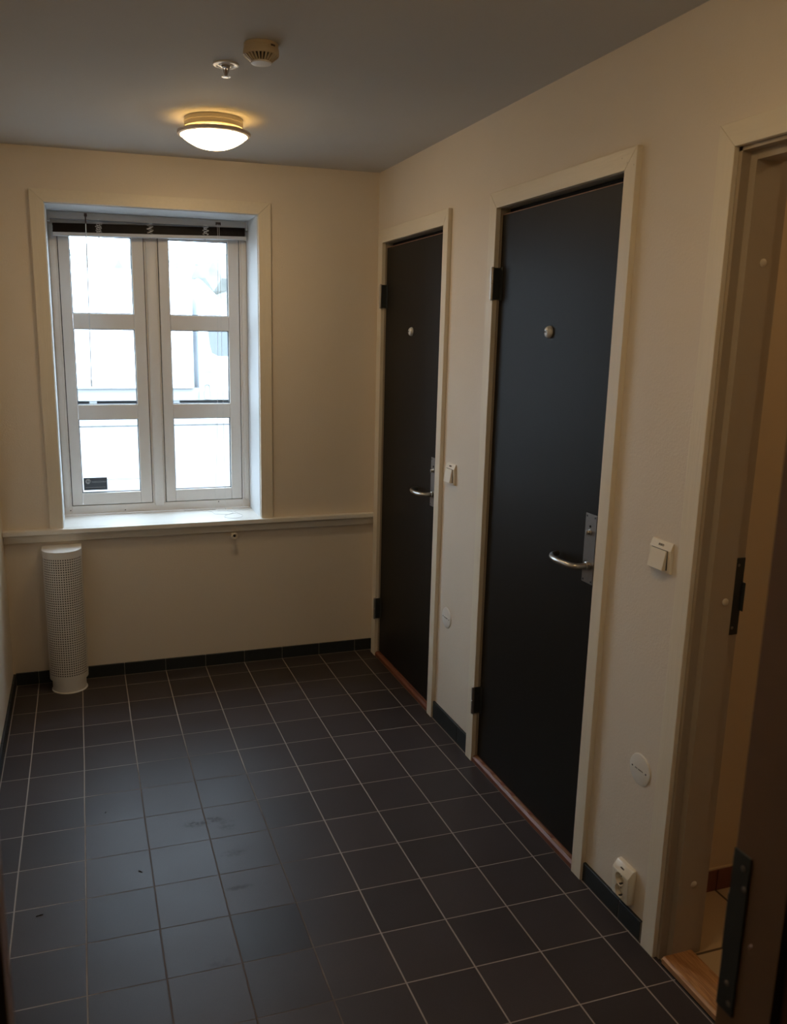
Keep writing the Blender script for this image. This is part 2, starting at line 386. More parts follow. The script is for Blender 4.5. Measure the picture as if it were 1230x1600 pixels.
# skirting tiles
def skirting(name, label, plan, y0, y1, h, joints, axis):
    """tiles along axis from y0 to y1 (y0<y1) at the wall plane given by plan=(p0,p1)"""
    b = NB(); cuts = [y0] + [j for j in joints if y0+0.01 < j < y1-0.01] + [y1]
    for a, c in zip(cuts, cuts[1:]):
        if axis == 'x': box(b, a+0.0012, c-0.0012, plan[0], plan[1], 0, h, 0.0012, 1)
        else: box(b, plan[0], plan[1], a+0.0012, c-0.0012, 0, h, 0.0012, 1)
    if axis == 'x': box(b, y0, y1, plan[0]+0.0015 if plan[0] < plan[1] else plan[1], plan[1], 0, h-0.0015, mi=1)
    else:
        lo, hi = plan
        if lo > 0: lo += 0.0015
        else: hi -= 0.0015
        box(b, lo, hi, y0, y1, 0, h-0.0015, mi=1)
    return tag(obj(name, b, ['skirt', 'grout']), label, 'skirting', kind='structure')
J = [0.2*i for i in range(-30, 5)]
skirting('baseboard_back', 'dark tile skirting under the window wall behind the vent column', (YB-0.010, YB), XL+0.010, XW-0.002, 0.061, J, 'x')
skirting('baseboard_right', 'short dark tile skirting between the two charcoal doors', (XW-0.010, XW), D2['a'], D1['b'], 0.078, [-1.0], 'y')
skirting('baseboard_right', 'short dark tile skirting under the double socket', (XW-0.010, XW), D3['a']+0.012, D2['b'], 0.062, [-2.145], 'y')
skirting('baseboard_left', 'dark tile skirting running along the plain left wall', (XL, XL+0.010), YF, YB-0.010, 0.061, J, 'y')

# ------------------------------------------------------------------ ledge (window board) and apron
b = NB()
prism(b, [(XL, YB-0.040, 0.762), (XL, YB-0.040, 0.740), (XL, YB, 0.740), (XL, YB, 0.762)], (XW-XL, 0, 0), 0.0025)
box(b, WX0, WX1, YB, 0.43, 0.740, 0.762)
tag(obj('trim_1', b, 'sill'), 'white painted window board running the width of the back wall', 'window board', kind='structure')
b = NB(); box(b, XL, XW, YB-0.018, YB, 0.700, 0.740, 0.003)
tag(obj('trim_2', b, 'trim'), 'cream moulding strip fixed under the window board', 'moulding', kind='structure')

# ------------------------------------------------------------------ window
W = thing('window_1', 'white two-sash window with six bright panes in a deep reveal', 'window', (-0.976, YB, 0.762), kind='structure')
def mitred_casing(plane, x0, x1, z0, z1, w_l, w_r, w_t, y0, y1):
    """three boards around an opening; plane 'y' (back wall). outer x0..x1, top z1"""
    bl, br, bt = NB(), NB(), NB(); g = 0.00035
    V = lambda u, z: (u, y0, z) if plane == 'y' else (y0, u, z)
    ext = (0, y1-y0, 0) if plane == 'y' else (y1-y0, 0, 0)
    prism(bl, [V(x0, z0), V(x0+w_l, z0), V(x0+w_l, z1-w_t-g), V(x0, z1-g)], ext, 0.0012)
    prism(br, [V(x1-w_r, z0), V(x1, z0), V(x1, z1-g), V(x1-w_r, z1-w_t-g)], ext, 0.0012)
    prism(bt, [V(x0+w_l+g, z1-w_t), V(x1-w_r-g, z1-w_t), V(x1-g, z1), V(x0+g, z1)], ext, 0.0012)
    return bl, br, bt
bl, br, bt = mitred_casing('y', -1.505, -0.446, 0.762, 2.266, 0.058, 0.059, 0.053, YB-0.018, YB)
obj('casing', bl, 'casing', W); obj('casing', br, 'casing', W); obj('casing', bt, 'casing_h', W)
# thin skin on the reveal faces, carries the bluish daylight tint
b = NB()
box(b, WX0, WX0+0.003, YB, 0.43, 0.762, WZ1); box(b, WX1-0.003, WX1, YB, 0.43, 0.762, WZ1); box(b, WX0, WX1, YB, 0.43, WZ1-0.003, WZ1)
obj('reveal', b, 'reveal', W)
FY = 0.430                                  # room face of the fixed frame
SX = [(-1.403, -1.013, -1.354, -1.068), (-0.941, -0.548, -0.893, -0.602)]
SZ0, SZ1 = 0.810, 2.150
b = NB()
box(b, WX0, -1.4065, FY, FY+0.07, 0.762, WZ1, 0.002); box(b, -0.5445, WX1, FY, FY+0.07, 0.762, WZ1, 0.002)
box(b, -1.4065, -0.5445, FY, FY+0.07, 0.762, 0.806, 0.002); box(b, -1.4065, -0.5445, FY, FY+0.07, 2.154, WZ1, 0.002)
box(b, -1.0095, -0.9445, FY+0.006, FY+0.07, 0.806, 2.154)
obj('window_frame', b, 'winwhite', W)
# raised cover strips with chamfered foot: centre post and side posts
def cover(x0, x1, z0, z1, y):
    b = NB(); c = 0.010
    prism(b, [(x0, y, z0+c), (x0+c, y, z0), (x1-c, y, z0), (x1, y, z0+c), (x1, y, z1), (x0, y, z1)], (0, 0.010, 0), 0.004)
    return b
obj('mullion', cover(-1.001, -0.953, 0.790, 2.154, FY-0.004), 'winwhite', W, True)
obj('side_bead', cover(-0.536, -0.508, 0.800, 2.154, FY-0.008), 'winwhite', W, True)
obj('side_bead', cover(-1.443, -1.415, 0.800, 2.154, FY-0.008), 'winwhite', W, True)
ZP = [(0.870, 1.240), (1.313, 1.679), (1.752, 2.112)]
for (s0, s1, p0, p1) in SX:
    b = NB(); y0, y1 = FY-0.002, FY+0.045
    box(b, s0, p0, y0, y1, SZ0, SZ1, 0.002); box(b, p1, s1, y0, y1, SZ0, SZ1, 0.002)
    for z0, z1 in ((SZ0, 0.870), (1.240, 1.313), (1.679, 1.752), (2.112, SZ1)):
        box(b, p0+0.0006, p1-0.0006, y0+0.0005, y1, z0, z1, 0.002)
    s = obj('sash', b, 'winwhite', W)
    for z0, z1 in ZP:
        b = NB(); box(b, p0-0.004, p1+0.004, FY+0.026, FY+0.030, z0-0.004, z1+0.004)
        g = obj('pane', b, 'glass', s)
        b = NB(); t = 0.0035; ya, yb = FY+0.012, FY+0.025
        box(b, p0, p0+t, ya, yb, z0, z1); box(b, p1-t, p1, ya, yb, z0, z1); box(b, p0, p1, ya, yb, z0, z0+t); box(b, p0, p1, ya, yb, z1-t, z1)
        obj('gasket', b, 'gasket', s)
    # dark joint around the sash
    b = NB(); box(b, s0-0.0035, s1+0.0035, FY+0.012, FY+0.02, SZ0-0.0035, SZ0); box(b, s0-0.0035, s0, FY+0.012, FY+0.02, SZ0, SZ1)
    box(b, s1, s1+0.0035, FY+0.012, FY+0.02, SZ0, SZ1); box(b, s0-0.0035, s1+0.0035, FY+0.012, FY+0.02, SZ1, SZ1+0.0035)
    obj('weather_seal', b, 'gasket', s)
for x, z in ((-1.150, 0.776), (-0.672, 0.797), (-1.415, 0.785)):
    b = NB(); lathe(b, [(0, -0.0015), (0.0028, -0.001), (0.003, 0.002)], 12, (x, FY, z), 'Y'); obj('nail_head', b, 'dark', W)

# sticker on the lower pane
S = thing('window_sticker', 'small dark grey alarm sticker in the bottom corner pane', 'sticker', (-1.289, FY+0.026, 0.881))
b = NB(); box(b, -1.346, -1.232, FY+0.0245, FY+0.026, 0.881, 0.944); obj('sticker_sheet', b, 'sticker', S)
b = NB(); yy = FY+0.0243
def arc_pts(cx, cz, r0, r1, a0, a1, n=14):
    o = [(cx+r1*math.cos(a0+(a1-a0)*i/n), yy, cz+r1*math.sin(a0+(a1-a0)*i/n)) for i in range(n+1)]
    i_ = [(cx+r0*math.cos(a1-(a1-a0)*i/n), yy, cz+r0*math.sin(a1-(a1-a0)*i/n)) for i in range(n+1)]
    return o+i_
prism(b, arc_pts(-1.324, 0.926, 0.006, 0.0135, 0.7, 5.3), (0, -0.0004, 0))
prism(b, [(-1.326, yy, 0.931), (-1.310, yy, 0.931), (-1.312, yy, 0.927), (-1.328, yy, 0.926)], (0, -0.0004, 0))
prism(b, [(-1.326, yy, 0.923), (-1.311, yy, 0.925), (-1.313, yy, 0.921), (-1.324, yy, 0.918)], (0, -0.0004, 0))
obj('emblem', b, 'sticker_l', S)
obj('lettering', text_mesh('NARCOVAN', 0.0125, (-1.272, yy, 0.922), (1, 0, 0), (0, 0, 1)), 'sticker_l', S)
b = NB(); box(b, -1.338, -1.242, yy-0.0004, yy, 0.8935, 0.8955); obj('small_print', b, 'sticker_l', S)

# ------------------------------------------------------------------ venetian blind, drawn up
BV = thing('venetian_blind', 'dark venetian blind drawn up tight across the window top', 'blind', (-0.97, 0.40, 2.21))
b = NB(); box(b, -1.438, -0.512, 0.376, 0.416, 2.176, 2.209, 0.002); obj('headrail', b, 'rail', BV)
b = NB(); box(b, -1.446, -1.432, 0.372, 0.42, 2.165, 2.2128, 0.001); obj('bracket', b, 'rail', BV)
b = NB(); box(b, -0.520, -0.5085, 0.372, 0.42, 2.165, 2.2128, 0.001); obj('bracket', b, 'rail', BV)
def tilted(b):
    for v in b.verts: v.co.z += (v.co.x+0.97)*0.024
    return b
b = NB(); n = 13
for i in range(n):
    z = 2.127+i*0.0031; o = random.uniform(-0.0012, 0.0012); l = random.uniform(-0.002, 0.002)
    prism(b, [(-1.420+l, 0.372+o, z), (-1.420+l, 0.384+o, z+0.0011), (-1.420+l, 0.397+o, z), (-1.420+l, 0.397+o, z+0.0021), (-1.420+l, 0.384+o, z+0.0032), (-1.420+l, 0.372+o, z+0.0021)], (0.898, 0, 0))
obj('slat_stack', tilted(b), 'slat', BV)
b = NB(); box(b, -1.420, -0.520, 0.371, 0.397, 2.110, 2.1265, 0.003)
obj('bottom_rail', tilted(b), 'rail_l', BV)
for x in (-1.420, -0.521):
    b = NB(); box(b, x-0.003, x+0.004, 0.369, 0.399, 2.106, 2.1265, 0.002); obj('end_cap', tilted(b), 'rail_l', BV)
for x in (-1.216, -0.981, -0.717):                                           # bunched ladder tapes
    b = NB()
    for k in range(3):
        ph = random.uniform(0, 6)
        pts = [(x+0.012*math.sin(ph+t*1.9)+0.004*(k-1), 0.3685-0.002*abs(math.cos(t)), 2.128+(x+0.97)*0.024+t*0.0053) for t in range(10)]
        tube(b, smooth_path(pts, 4), 0.0008, 6)
    tube(b, [(x, 0.3715, 2.165), (x, 0.3745, 2.182)], 0.0008, 6)
    obj('ladder_cord', b, 'cord', BV, True)
    b = NB(); lathe(b, [(0, 0), (0.004, 0.0), (0.004, -0.004), (0, -0.005)], 12, (x, 0.384, 2.110+(x+0.97)*0.024)); obj('rail_button', b, 'rail', BV, True)
b = NB(); tube(b, [(-1.272, 0.374, 2.199), (-1.273, 0.362, 2.197), (-1.273, 0.361, 2.165), (-1.273, 0.364, 2.155)], 0.0028, 8); box(b, -1.279, -1.266, 0.364, 0.377, 2.190, 2.204, 0.001)
obj('wand_hook', b, 'hook', BV, True)
b = NB(); tube(b, [(-1.273, 0.3625, 2.160), (-1.278, 0.366, 1.80), (-1.284, 0.37, 1.435)], 0.0022, 8); tube(b, [(-1.284, 0.37, 1.440), (-1.2843, 0.37, 1.405)], 0.0035, 8)
M['wand'] = simple('clear_wand', (0.70, 0.75, 0.78), 0.1)
obj('tilt_wand', b, 'wand', BV, True)
b = NB(); box(b, -0.667, -0.643, 0.366, 0.377, 2.184, 2.197, 0.001); obj('cord_lock', b, 'hook', BV)
# pull cords down to the board and loosely curled on it
zb = 0.7632
c1 = [(-0.660, 0.365, 2.188), (-0.660, 0.364, 2.08), (-0.668, 0.366, 1.70), (-0.680, 0.37, 1.2), (-0.698, 0.38, 0.80), (-0.701, 0.378, 0.768),
      (-0.73, 0.385, zb), (-0.80, 0.396, zb), (-0.86, 0.405, zb), (-0.83, 0.38, zb), (-0.76, 0.375, zb), (-0.72, 0.33, zb), (-0.715, 0.28, zb), (-0.66, 0.255, zb), (-0.61, 0.28, zb), (-0.60, 0.33, zb), (-0.54, 0.355, zb), (-0.515, 0.37, zb)]
c2 = [(-0.652, 0.365, 2.188), (-0.651, 0.364, 2.08), (-0.650, 0.366, 1.70), (-0.648, 0.37, 1.2), (-0.645, 0.38, 0.80), (-0.644, 0.376, 0.768),
      (-0.638, 0.35, zb), (-0.615, 0.32, zb+.001), (-0.60, 0.27, zb+.001), (-0.585, 0.21, zb), (-0.61, 0.165, zb), (-0.65, 0.160, zb), (-0.68, 0.19, zb), (-0.66, 0.24, zb+.001), (-0.62, 0.285, zb+.001), (-0.64, 0.33, zb+.001), (-0.69, 0.35, zb)]
for c in (c1, c2):
    b = NB(); tube(b, smooth_path(c, 6), 0.0009, 6); obj('pull_cord', b, 'cord', BV, True)

# ------------------------------------------------------------------ the two charcoal doors
def lever(bmx, x_plate, yc, z, sgn=1):
    P = [(x_plate, yc, z), (x_plate-0.022, yc, z), (x_plate-0.040, yc+0.004, z), (x_plate-0.050, yc+0.020, z), (x_plate-0.055, yc+0.045, z),
         (x_plate-0.058, yc+0.072, z), (x_plate-0.056, yc+0.098, z), (x_plate-0.050, yc+0.122, z), (x_plate-0.040, yc+0.141, z), (x_plate-0.027, yc+0.154, z), (x_plate-0.013, yc+0.160, z), (x_plate-0.006, yc+0.161, z)]
    tube(bmx, smooth_path(P, 5), 0.0092, 14); return bmx

def dark_door(name, d, label, sign_y, wear):
    T = thing(name, label, 'door', (XW, (d['a']+d['b'])/2, 0), kind='structure')
    lx = 0.104; ly0, ly1, lz0, lz1 = d['bi']+0.004, d['ai']-0.004, 0.027, d['zi']-0.021
    b = NB(); box(b, lx, lx+0.040, ly0, ly1, lz0, lz1, 0.001, 1); leaf = obj('door_leaf', b, 'door', T)
    # worn top edge strip
    b = NB(); box(b, lx-0.0006, lx+0.004, ly0+0.002, ly1-0.002, lz1-0.0022, lz1+0.0004); obj('worn_edge', b, 'chip', leaf)
    # frame: lining with stop
    b = NB()
    for s, yy in ((1, d['ai']), (-1, d['bi'])):
        y_in = yy - s*0.0015; y_out = yy + s*0.0195
        box(b, XW+0.0005, RX-0.01, min(y_in, y_out), max(y_in, y_out), 0, d['zi']+0.018)
        box(b, lx+0.042, lx+0.075, min(y_in-s*0.014, y_in), max(y_in-s*0.014, y_in), 0.02, d['zi'])
    box(b, XW+0.0005, RX-0.01, d['bi'], d['ai'], d['zi'], d['zi']+0.0195); box(b, lx+0.042, lx+0.075, d['bi'], d['ai'], d['zi']-0.014-0.012, d['zi'])
    obj('door_frame', b, 'frame', T)
    b = NB(); box(b, lx+0.030, lx+0.041, d['bi']+0.002, d['ai']-0.002, lz1+0.001, d['zi']-0.0005); obj('gap_shade_strip', b, 'dark', T)  # black strip standing in for the shadow in the gap above the leaf
    cl, cr, ct = mitred_casing('x', d['b'], d['a'], 0, d['zt'], d['bi']-d['b'], d['a']-d['ai'], d['zt']-d['zi'], XC, XW)
    obj('casing', cl, 'casing', T); obj('casing', cr, 'casing', T); obj('casing', ct, 'casing_h', T)
    if wear:
        for yn, zn in ((-1.915, 2.128), (-1.945, 2.118), (-1.890, 2.143)):
            b = NB(); lathe(b, [(0, -0.0004), (0.0022, -0.0003), (0.0024, 0.0006)], 10, (XC, yn, zn), 'X'); obj('nail_head', b, 'cap', T)
    # threshold
    b = NB(); prism(b, [(0.083, d['bi'], 0), (0.083, d['bi'], 0.017), (0.092, d['bi'], 0.0245), (0.200, d['bi'], 0.0245), (0.200, d['bi'], 0)], (0, d['ai']-d['bi'], 0), 0.0015)
    obj('threshold', b, 'redwood', T)
    if wear:
        b = NB()
        yy = d['ai']-0.01
        while yy > d['bi']+0.05:
            l = random.uniform(0.04, 0.14); w = random.uniform(0.001, 0.004)
            prism(b, [(0.0905-w, yy, 0.0243), (0.099+w, yy-0.01, 0.0252), (0.100, yy-l, 0.0252), (0.0925-w*0.5, yy-l+0.02, 0.0249)], (0, 0, 0.0005)); yy -= l+random.uniform(0.0, 0.02)
        obj('worn_paint', b, 'chip', T)
    # hinges
    for z0 in (0.208, 1.797):
        b = NB(); yh = d['ai']-0.006
        box(b, lx-0.0022, lx-0.0002, yh-0.020, yh+0.001, z0, z0+0.115, 0.0006, 1)
        h = obj('hinge', b, 'steel_dark', T)
        b = NB(); xh = XC-0.004
        lathe(b, [(0, 0), (0.0045, 0), (0.0068, 0.003), (0.0068, 0.056), (0.0052, 0.0575), (0.0068, 0.059), (0.0068, 0.112), (0.0045, 0.115), (0, 0.115)], 16, (xh, yh+0.004, z0))
        obj('hinge_pin', b, 'steel', h, True)
        b = NB(); box(b, xh+0.004, lx-0.001, yh-0.001, yh+0.0025, z0+0.003, z0+0.112); obj('hinge_flange', b, 'steel_dark', h)
    # handle plate, thumb turn, lever
    yc = d['bi']+0.064; zp0, zp1 = 0.941, 1.155
    b = NB(); box(b, lx-0.0035, lx, yc-0.029, yc+0.029, zp0, zp1, 0.0008, 2); hp = obj('handle_plate', b, 'steel_dull', T)
    for sy in (-0.021, 0.021):
        for zz in (zp0+0.008, zp1-0.008):
            b = NB(); lathe(b, [(0, -0.0012), (0.003, -0.0008), (0.0035, 0.0005)], 12, (lx-0.0035, yc+sy, zz), 'X'); obj('screw', b, 'steel_dark', hp)
    b = NB(); lathe(b, [(0, -0.010), (0.005, -0.010), (0.0065, -0.008), (0.0065, -0.003), (0.009, -0.002), (0.009, 0.0)], 20, (lx-0.0035, yc+0.001, 1.099), 'X')
    box(b, lx-0.0175, lx-0.012, yc-0.001, yc+0.003, 1.0925, 1.1055, 0.001)
    obj('thumb_turn', b, 'steel', hp, True)
    b = NB(); lathe(b, [(0.0, -0.002), (0.004, -0.0015), (0.004, 0)], 12, (lx-0.0035, yc+0.001, 1.117), 'X'); obj('keyhole', b, 'dark', hp)
    b = NB(); lathe(b, [(0.010, -0.010), (0.013, -0.008), (0.0135, 0.0)], 20, (lx-0.0035, yc, 0.995), 'X'); lever(b, lx-0.0035, yc, 0.995); obj('lever_handle', b, 'steel', T, True)
    # round sign
    b = NB(); lathe(b, [(0, -0.0155), (0.006, -0.0153), (0.011, -0.0140), (0.0155, -0.0112), (0.0185, -0.0070), (0.0198, -0.0025), (0.0198, 0)], 40, (lx, sign_y, 1.688), 'X')
    sg = obj('door_sign', b, 'plate', T, True)
    obj('lettering', text_mesh('WC', 0.0115, (lx-0.0155, sign_y, 1.688), (0, -1, 0), (0, 0, 1)), 'mark', sg)
    return T
dark_door('door_1', D1, 'charcoal door beside the window corner, farther of the two', -0.320, False)
dark_door('door_2', D2, 'charcoal door nearer the viewer, between the two light switches', -1.527, True)

# ------------------------------------------------------------------ open doorway with oak threshold
T = thing('door_3', 'open cream doorway into the side room with oak threshold', 'doorway', (XW, -2.69, 0), kind='structure')
cl, cr, ct = mitred_casing('x', D3['b'], D3['a'], 0, D3['zt'], D3['bi']-D3['b'], D3['a']-D3['ai'], D3['zt']-D3['zi'], XC+0.004, XW)
obj('casing', cl, 'casing', T); obj('casing', cr, 'casing', T); obj('casing', ct, 'casing_h', T)
b = NB()
def jamb_profile(s, y, top=False):
    """stepped lining; s=+1 far jamb (faces -y). returns polygon in (x, offset from y into the opening)"""
    return [(XW+0.0005, -0.018), (XW+0.0005, 0.010), (XW+0.025, 0.010), (XW+0.025, 0.030), (0.192, 0.030), (0.192, 0.018), (RX+0.002, 0.018), (RX+0.002, -0.018)]
for s, y in ((1, D3['ai']), (-1, D3['bi'])):
    prism(b, [(px, y - s*o, 0.0) for px, o in jamb_profile(s, y)], (0, 0, D3['zi']))
prism(b, [(px + (0.0006 if XW+0.01 < px < 0.21 else 0.0), D3['bi'], D3['zi'] - o + 0.0005) for px, o in jamb_profile(0, 0)], (0, D3['ai']-D3['bi'], 0))
obj('door_frame', b, 'frame', T)
b = NB(); prism(b, [(0.090, D3['bi']+0.030, 0.006), (0.090, D3['bi']+0.030, 0.021), (0.097, D3['bi']+0.030, 0.026), (0.186, D3['bi']+0.030, 0.026), (0.195, D3['bi']+0.030, 0.016), (0.195, D3['bi']+0.030, 0.0), (0.097, D3['bi']+0.030, 0.0)], (0, D3['ai']-D3['bi']-0.060, 0), 0.001)
obj('threshold', b, 'oak', T)
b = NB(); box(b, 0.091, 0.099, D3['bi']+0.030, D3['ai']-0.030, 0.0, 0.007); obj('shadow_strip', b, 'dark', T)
yj = D3['ai']-0.030
for z in (1.845, 1.030, 0.232):
    b = NB(); lathe(b, [(0, -0.0025), (0.007, -0.002), (0.0095, -0.0005), (0.0095, 0.001)], 20, (0.170, yj, z), 'Y'); obj('screw_cap', b, 'cap', T, True)
b = NB(); box(b, 0.197, RX+0.0025, D3['ai']-0.0205, D3['ai']-0.0175, 0.936, 1.139, 0.001)
box(b, RX+0.0008, RX+0.003, D3['ai']-0.030, D3['ai']-0.0175, 1.00, 1.075, 0.0008)
sp = obj('strike_plate', b, 'steel_dark', T)
for z in (0.955, 1.120):
    b = NB(); lathe(b, [(0, -0.001), (0.0035, -0.0008), (0.0045, 0.0005)], 14, (0.209, D3['ai']-0.0205, z), 'Y'); obj('screw', b, 'steel_dull', sp)

# ------------------------------------------------------------------ doorway the viewer stands in
T = thing('door_4', 'dark doorway frame nearest the viewer with a long strike plate', 'doorway', (-1.03, YF-0.05, 0), kind='structure')
b = NB()
for s, x in ((1, FO1), (-1, FO0)):
    pf = [(0.0395, YF+0.0), (0.0, YF+0.0), (0.0, YF-0.052), (-0.012, YF-0.052), (-0.012, YF-0.088), (0.0, YF-0.088), (0.0, YF-0.10), (0.0395, YF-0.10)]
    prism(b, [(x+s*o, yy, 0.0) for o, yy in pf], (0, 0, FZ))
pf = [(0.0395, YF), (0.0, YF), (0.0, YF-0.052), (-0.012, YF-0.052), (-0.012, YF-0.088), (0, YF-0.088), (0, YF-0.10), (0.0395, YF-0.10)]
prism(b, [(FO0, yy, FZ+o) for o, yy in pf], (FO1-FO0, 0, 0))
obj('door_frame', b, 'jamb_dark', T)
b = NB(); box(b, FO1-0.0025, FO1, YF-0.026, YF+0.0005, 0.880, 1.092, 0.0008); box(b, FO1-0.0025, FO1+0.012, YF-0.0005, YF+0.002, 0.955, 1.03, 0.0008)
sp = obj('strike_plate', b, 'steel_dark', T)
for z, dy in ((1.074, 0.016), (1.050, 0.021), (0.918, 0.013), (0.894, 0.019)):
    b = NB(); lathe(b, [(0, -0.0035), (0.0035, -0.003), (0.0045, 0)], 14, (FO1, YF-dy, z), 'X'); obj('screw', b, 'steel_dull', sp)
b = NB(); lathe(b, [(0, -0.004), (0.006, -0.003), (0.008, 0)], 16, (FO1, YF-0.0435, 0.985), 'X'); obj('screw_cap', b, 'jamb_dark', T, True)
# casings on the room side
cbl, cbr, cbt = mitred_casing('y', FO0-0.078, FO1+0.078, 0, FZ+0.078, 0.058, 0.058, 0.058, YF+0.0005, YF+0.0145)
obj('casing', cbl, 'casing', T); obj('casing', cbr, 'casing', T); obj('casing', cbt, 'casing_h', T)

# ------------------------------------------------------------------ light switches
def switch(name, label, y0, y1, z0, z1, loc):
    S = thing(name, label, 'light switch', (XW, (y0+y1)/2, z0), 'rocker light switches on the door wall')
    b = NB(); prism(b, [(XW, y0, z0), (XW-0.009, y0, z0+0.002), (XW-0.0115, y0, z1-0.021), (XW-0.004, y0, z1-0.001), (XW, y0, z1)], (0, y1-y0, 0), 0.0012)
    obj('switch_plate', b, 'plastic', S)
    ym = (y0+y1)/2; b = NB()
    prism(b, [(XW-0.009, ym-0.030, z0+0.009), (XW-0.0245, ym-0.030, z0+0.0100), (XW-0.0150, ym-0.030, z1-0.0225), (XW-0.009, ym-0.030, z1-0.0225)], (0, 0.061, 0), 0.0008)
    obj('rocker', b, 'plastic', S)
    b = NB(); box(b, XW-0.0122, XW-0.0108, ym-0.032, ym+0.032, z1-0.0225, z1-0.0210); box(b, XW-0.0122, XW-0.0100, ym-0.0322, ym-0.0300, z0+0.010, z1-0.0225); obj('shadow_gap', b, 'mark', S)
    b = text_mesh('ELKO', 0.0085, (XW-0.0082, ym, z1-0.0110), (0, -1, 0), (0.35, 0, 0.94), 0.0006); obj('lettering', b, 'mark', S)
switch('light_switch', 'cream rocker switch between the two charcoal doors', -0.874, -0.789, 1.075, 1.161, None)
switch('light_switch', 'cream rocker switch above the round cover, beside the open doorway', -2.226, -2.141, 1.073, 1.156, None)

# round blanking covers
def cover_plate(label, y, z, r=0.0455):
    C_ = thing('wall_cover', label, 'cover', (XW, y, z), 'round blanking covers on the door wall')
    b = NB(); lathe(b, [(0, -0.0045), (r-0.006, -0.0045), (r-0.0015, -0.003), (r, 0)], 56, (XW, y, z), 'X'); obj('cover_disc', b, 'plastic_w', C_, True)
    for dy in (-0.030, 0.030):
        b = NB(); lathe(b, [(0, -0.0006), (0.0025, -0.0005), (0.003, 0.0005)], 12, (XW-0.0045, y+dy, z), 'X'); obj('screw', b, 'mark', C_)
    b = text_mesh('ELKO  NORWAY', 0.0048, (XW-0.0047, y, z), (0, -1, 0), (0, 0, 1)); obj('lettering', b, 'mark', C_)
cover_plate('round white cover low on the wall between the charcoal doors', -0.836, 0.498)
cover_plate('round white cover on the wall above the double socket', -2.173, 0.494)

# double socket
S = thing('wall_socket', 'cream double power socket just above the tile skirting', 'socket', (XW, -2.16, 0.081))
y0, y1, z0, z1 = -2.201, -2.125, 0.081, 0.192
b = NB(); prism(b, [(XW, y0, z0), (XW-0.024, y0, z0+0.003), (XW-0.029, y0, z1-0.024), (XW-0.013, y0, z1-0.002), (XW, y0, z1)], (0, y1-y0, 0), 0.003)
yw = (y0+y1)/2+0.001; wells = [(XW-0.0255, z0+0.028), (XW-0.0274, z0+0.066)]
cut = NB()
for xs, zw in wells: lathe(cut, [(0, 0.013), (0.0180, 0.013), (0.0192, -0.010), (0, -0.010)], 36, (xs, yw, zw), 'X')
me1 = bpy.data.meshes.new('a'); b.to_mesh(me1); b.free(); me2 = bpy.data.meshes.new('c'); cut.to_mesh(me2); cut.free()
oa = bpy.data.objects.new('a', me1); oc = bpy.data.objects.new('c', me2); COL.objects.link(oa); COL.objects.link(oc)
md = oa.modifiers.new('b', 'BOOLEAN'); md.operation = 'DIFFERENCE'; md.object = oc; md.solver = 'EXACT'
dg = bpy.context.evaluated_depsgraph_get(); mr_ = bpy.data.meshes.new_from_object(oa.evaluated_get(dg)); b = NB(); b.from_mesh(mr_)
for o__ in (oa, oc): bpy.data.objects.remove(o__)
for m__ in (me1, me2, mr_): bpy.data.meshes.remove(m__)
body = obj('socket_body', b, 'plastic', S, True)
for xs, zw in wells:
    b = NB(); lathe(b, [(0.0205, 0.0006), (0.0202, -0.0014), (0.0190, -0.0016), (0.0186, 0.0020)], 36, (xs, yw, zw), 'X'); obj('socket_rim', b, 'plastic', body, True)
    for dy in (-0.0095, 0.0095):
        b = NB(); lathe(b, [(0, -0.0006), (0.0026, -0.0006), (0.0026, 0.0006)], 12, (xs+0.013, yw+dy, zw), 'X'); obj('pin_hole', b, 'dark', body)
    for dz in (-0.0165, 0.0165):
        b = NB(); box(b, xs+0.001, xs+0.0125, yw-0.003, yw+0.003, zw+dz-0.0012, zw+dz+0.0012); obj('earth_clip', b, 'mark', body)
b = text_mesh('ELKO', 0.0060, (XW-0.0220, -2.163, z1-0.0122), (0, -1, 0), (0.62, 0, 0.79), 0.0008); obj('lettering', b, 'mark', S)

# ------------------------------------------------------------------ perforated supply-air column
V = thing('air_diffuser', 'white perforated half-round air vent column under the window', 'air vent', (-1.4585, 0.06, 0.0))
vx, vy, vr, vz0, vz1 = -1.4585, 0.060, 0.0875, 0.055, 0.682
def vent_path(r, n_arc=30, ny=6):
    P = [(vx-r, YB-0.001-(YB-0.001-vy)*i/ny) for i in range(ny)]
    P += [(vx-r*math.cos(PI*i/n_arc), vy-r*math.sin(PI*i/n_arc)) for i in range(n_arc+1)]
    P += [(vx+r, vy+(YB-0.001-vy)*(i+1)/ny) for i in range(ny)]
    return P
def ribbon(bm, path, z0, z1):
    a = [bm.verts.new((x, y, z0)) for x, y in path]; c = [bm.verts.new((x, y, z1)) for x, y in path]
    for i in range(len(path)-1): bm.faces.new((a[i], a[i+1], c[i+1], c[i]))
b = NB(); pth = vent_path(vr, 26, 8); rows = 50; zz0, zz1 = vz0+0.025, vz1-0.030
ribbon(b, pth, vz0, zz0); ribbon(b, pth, zz1, vz1)
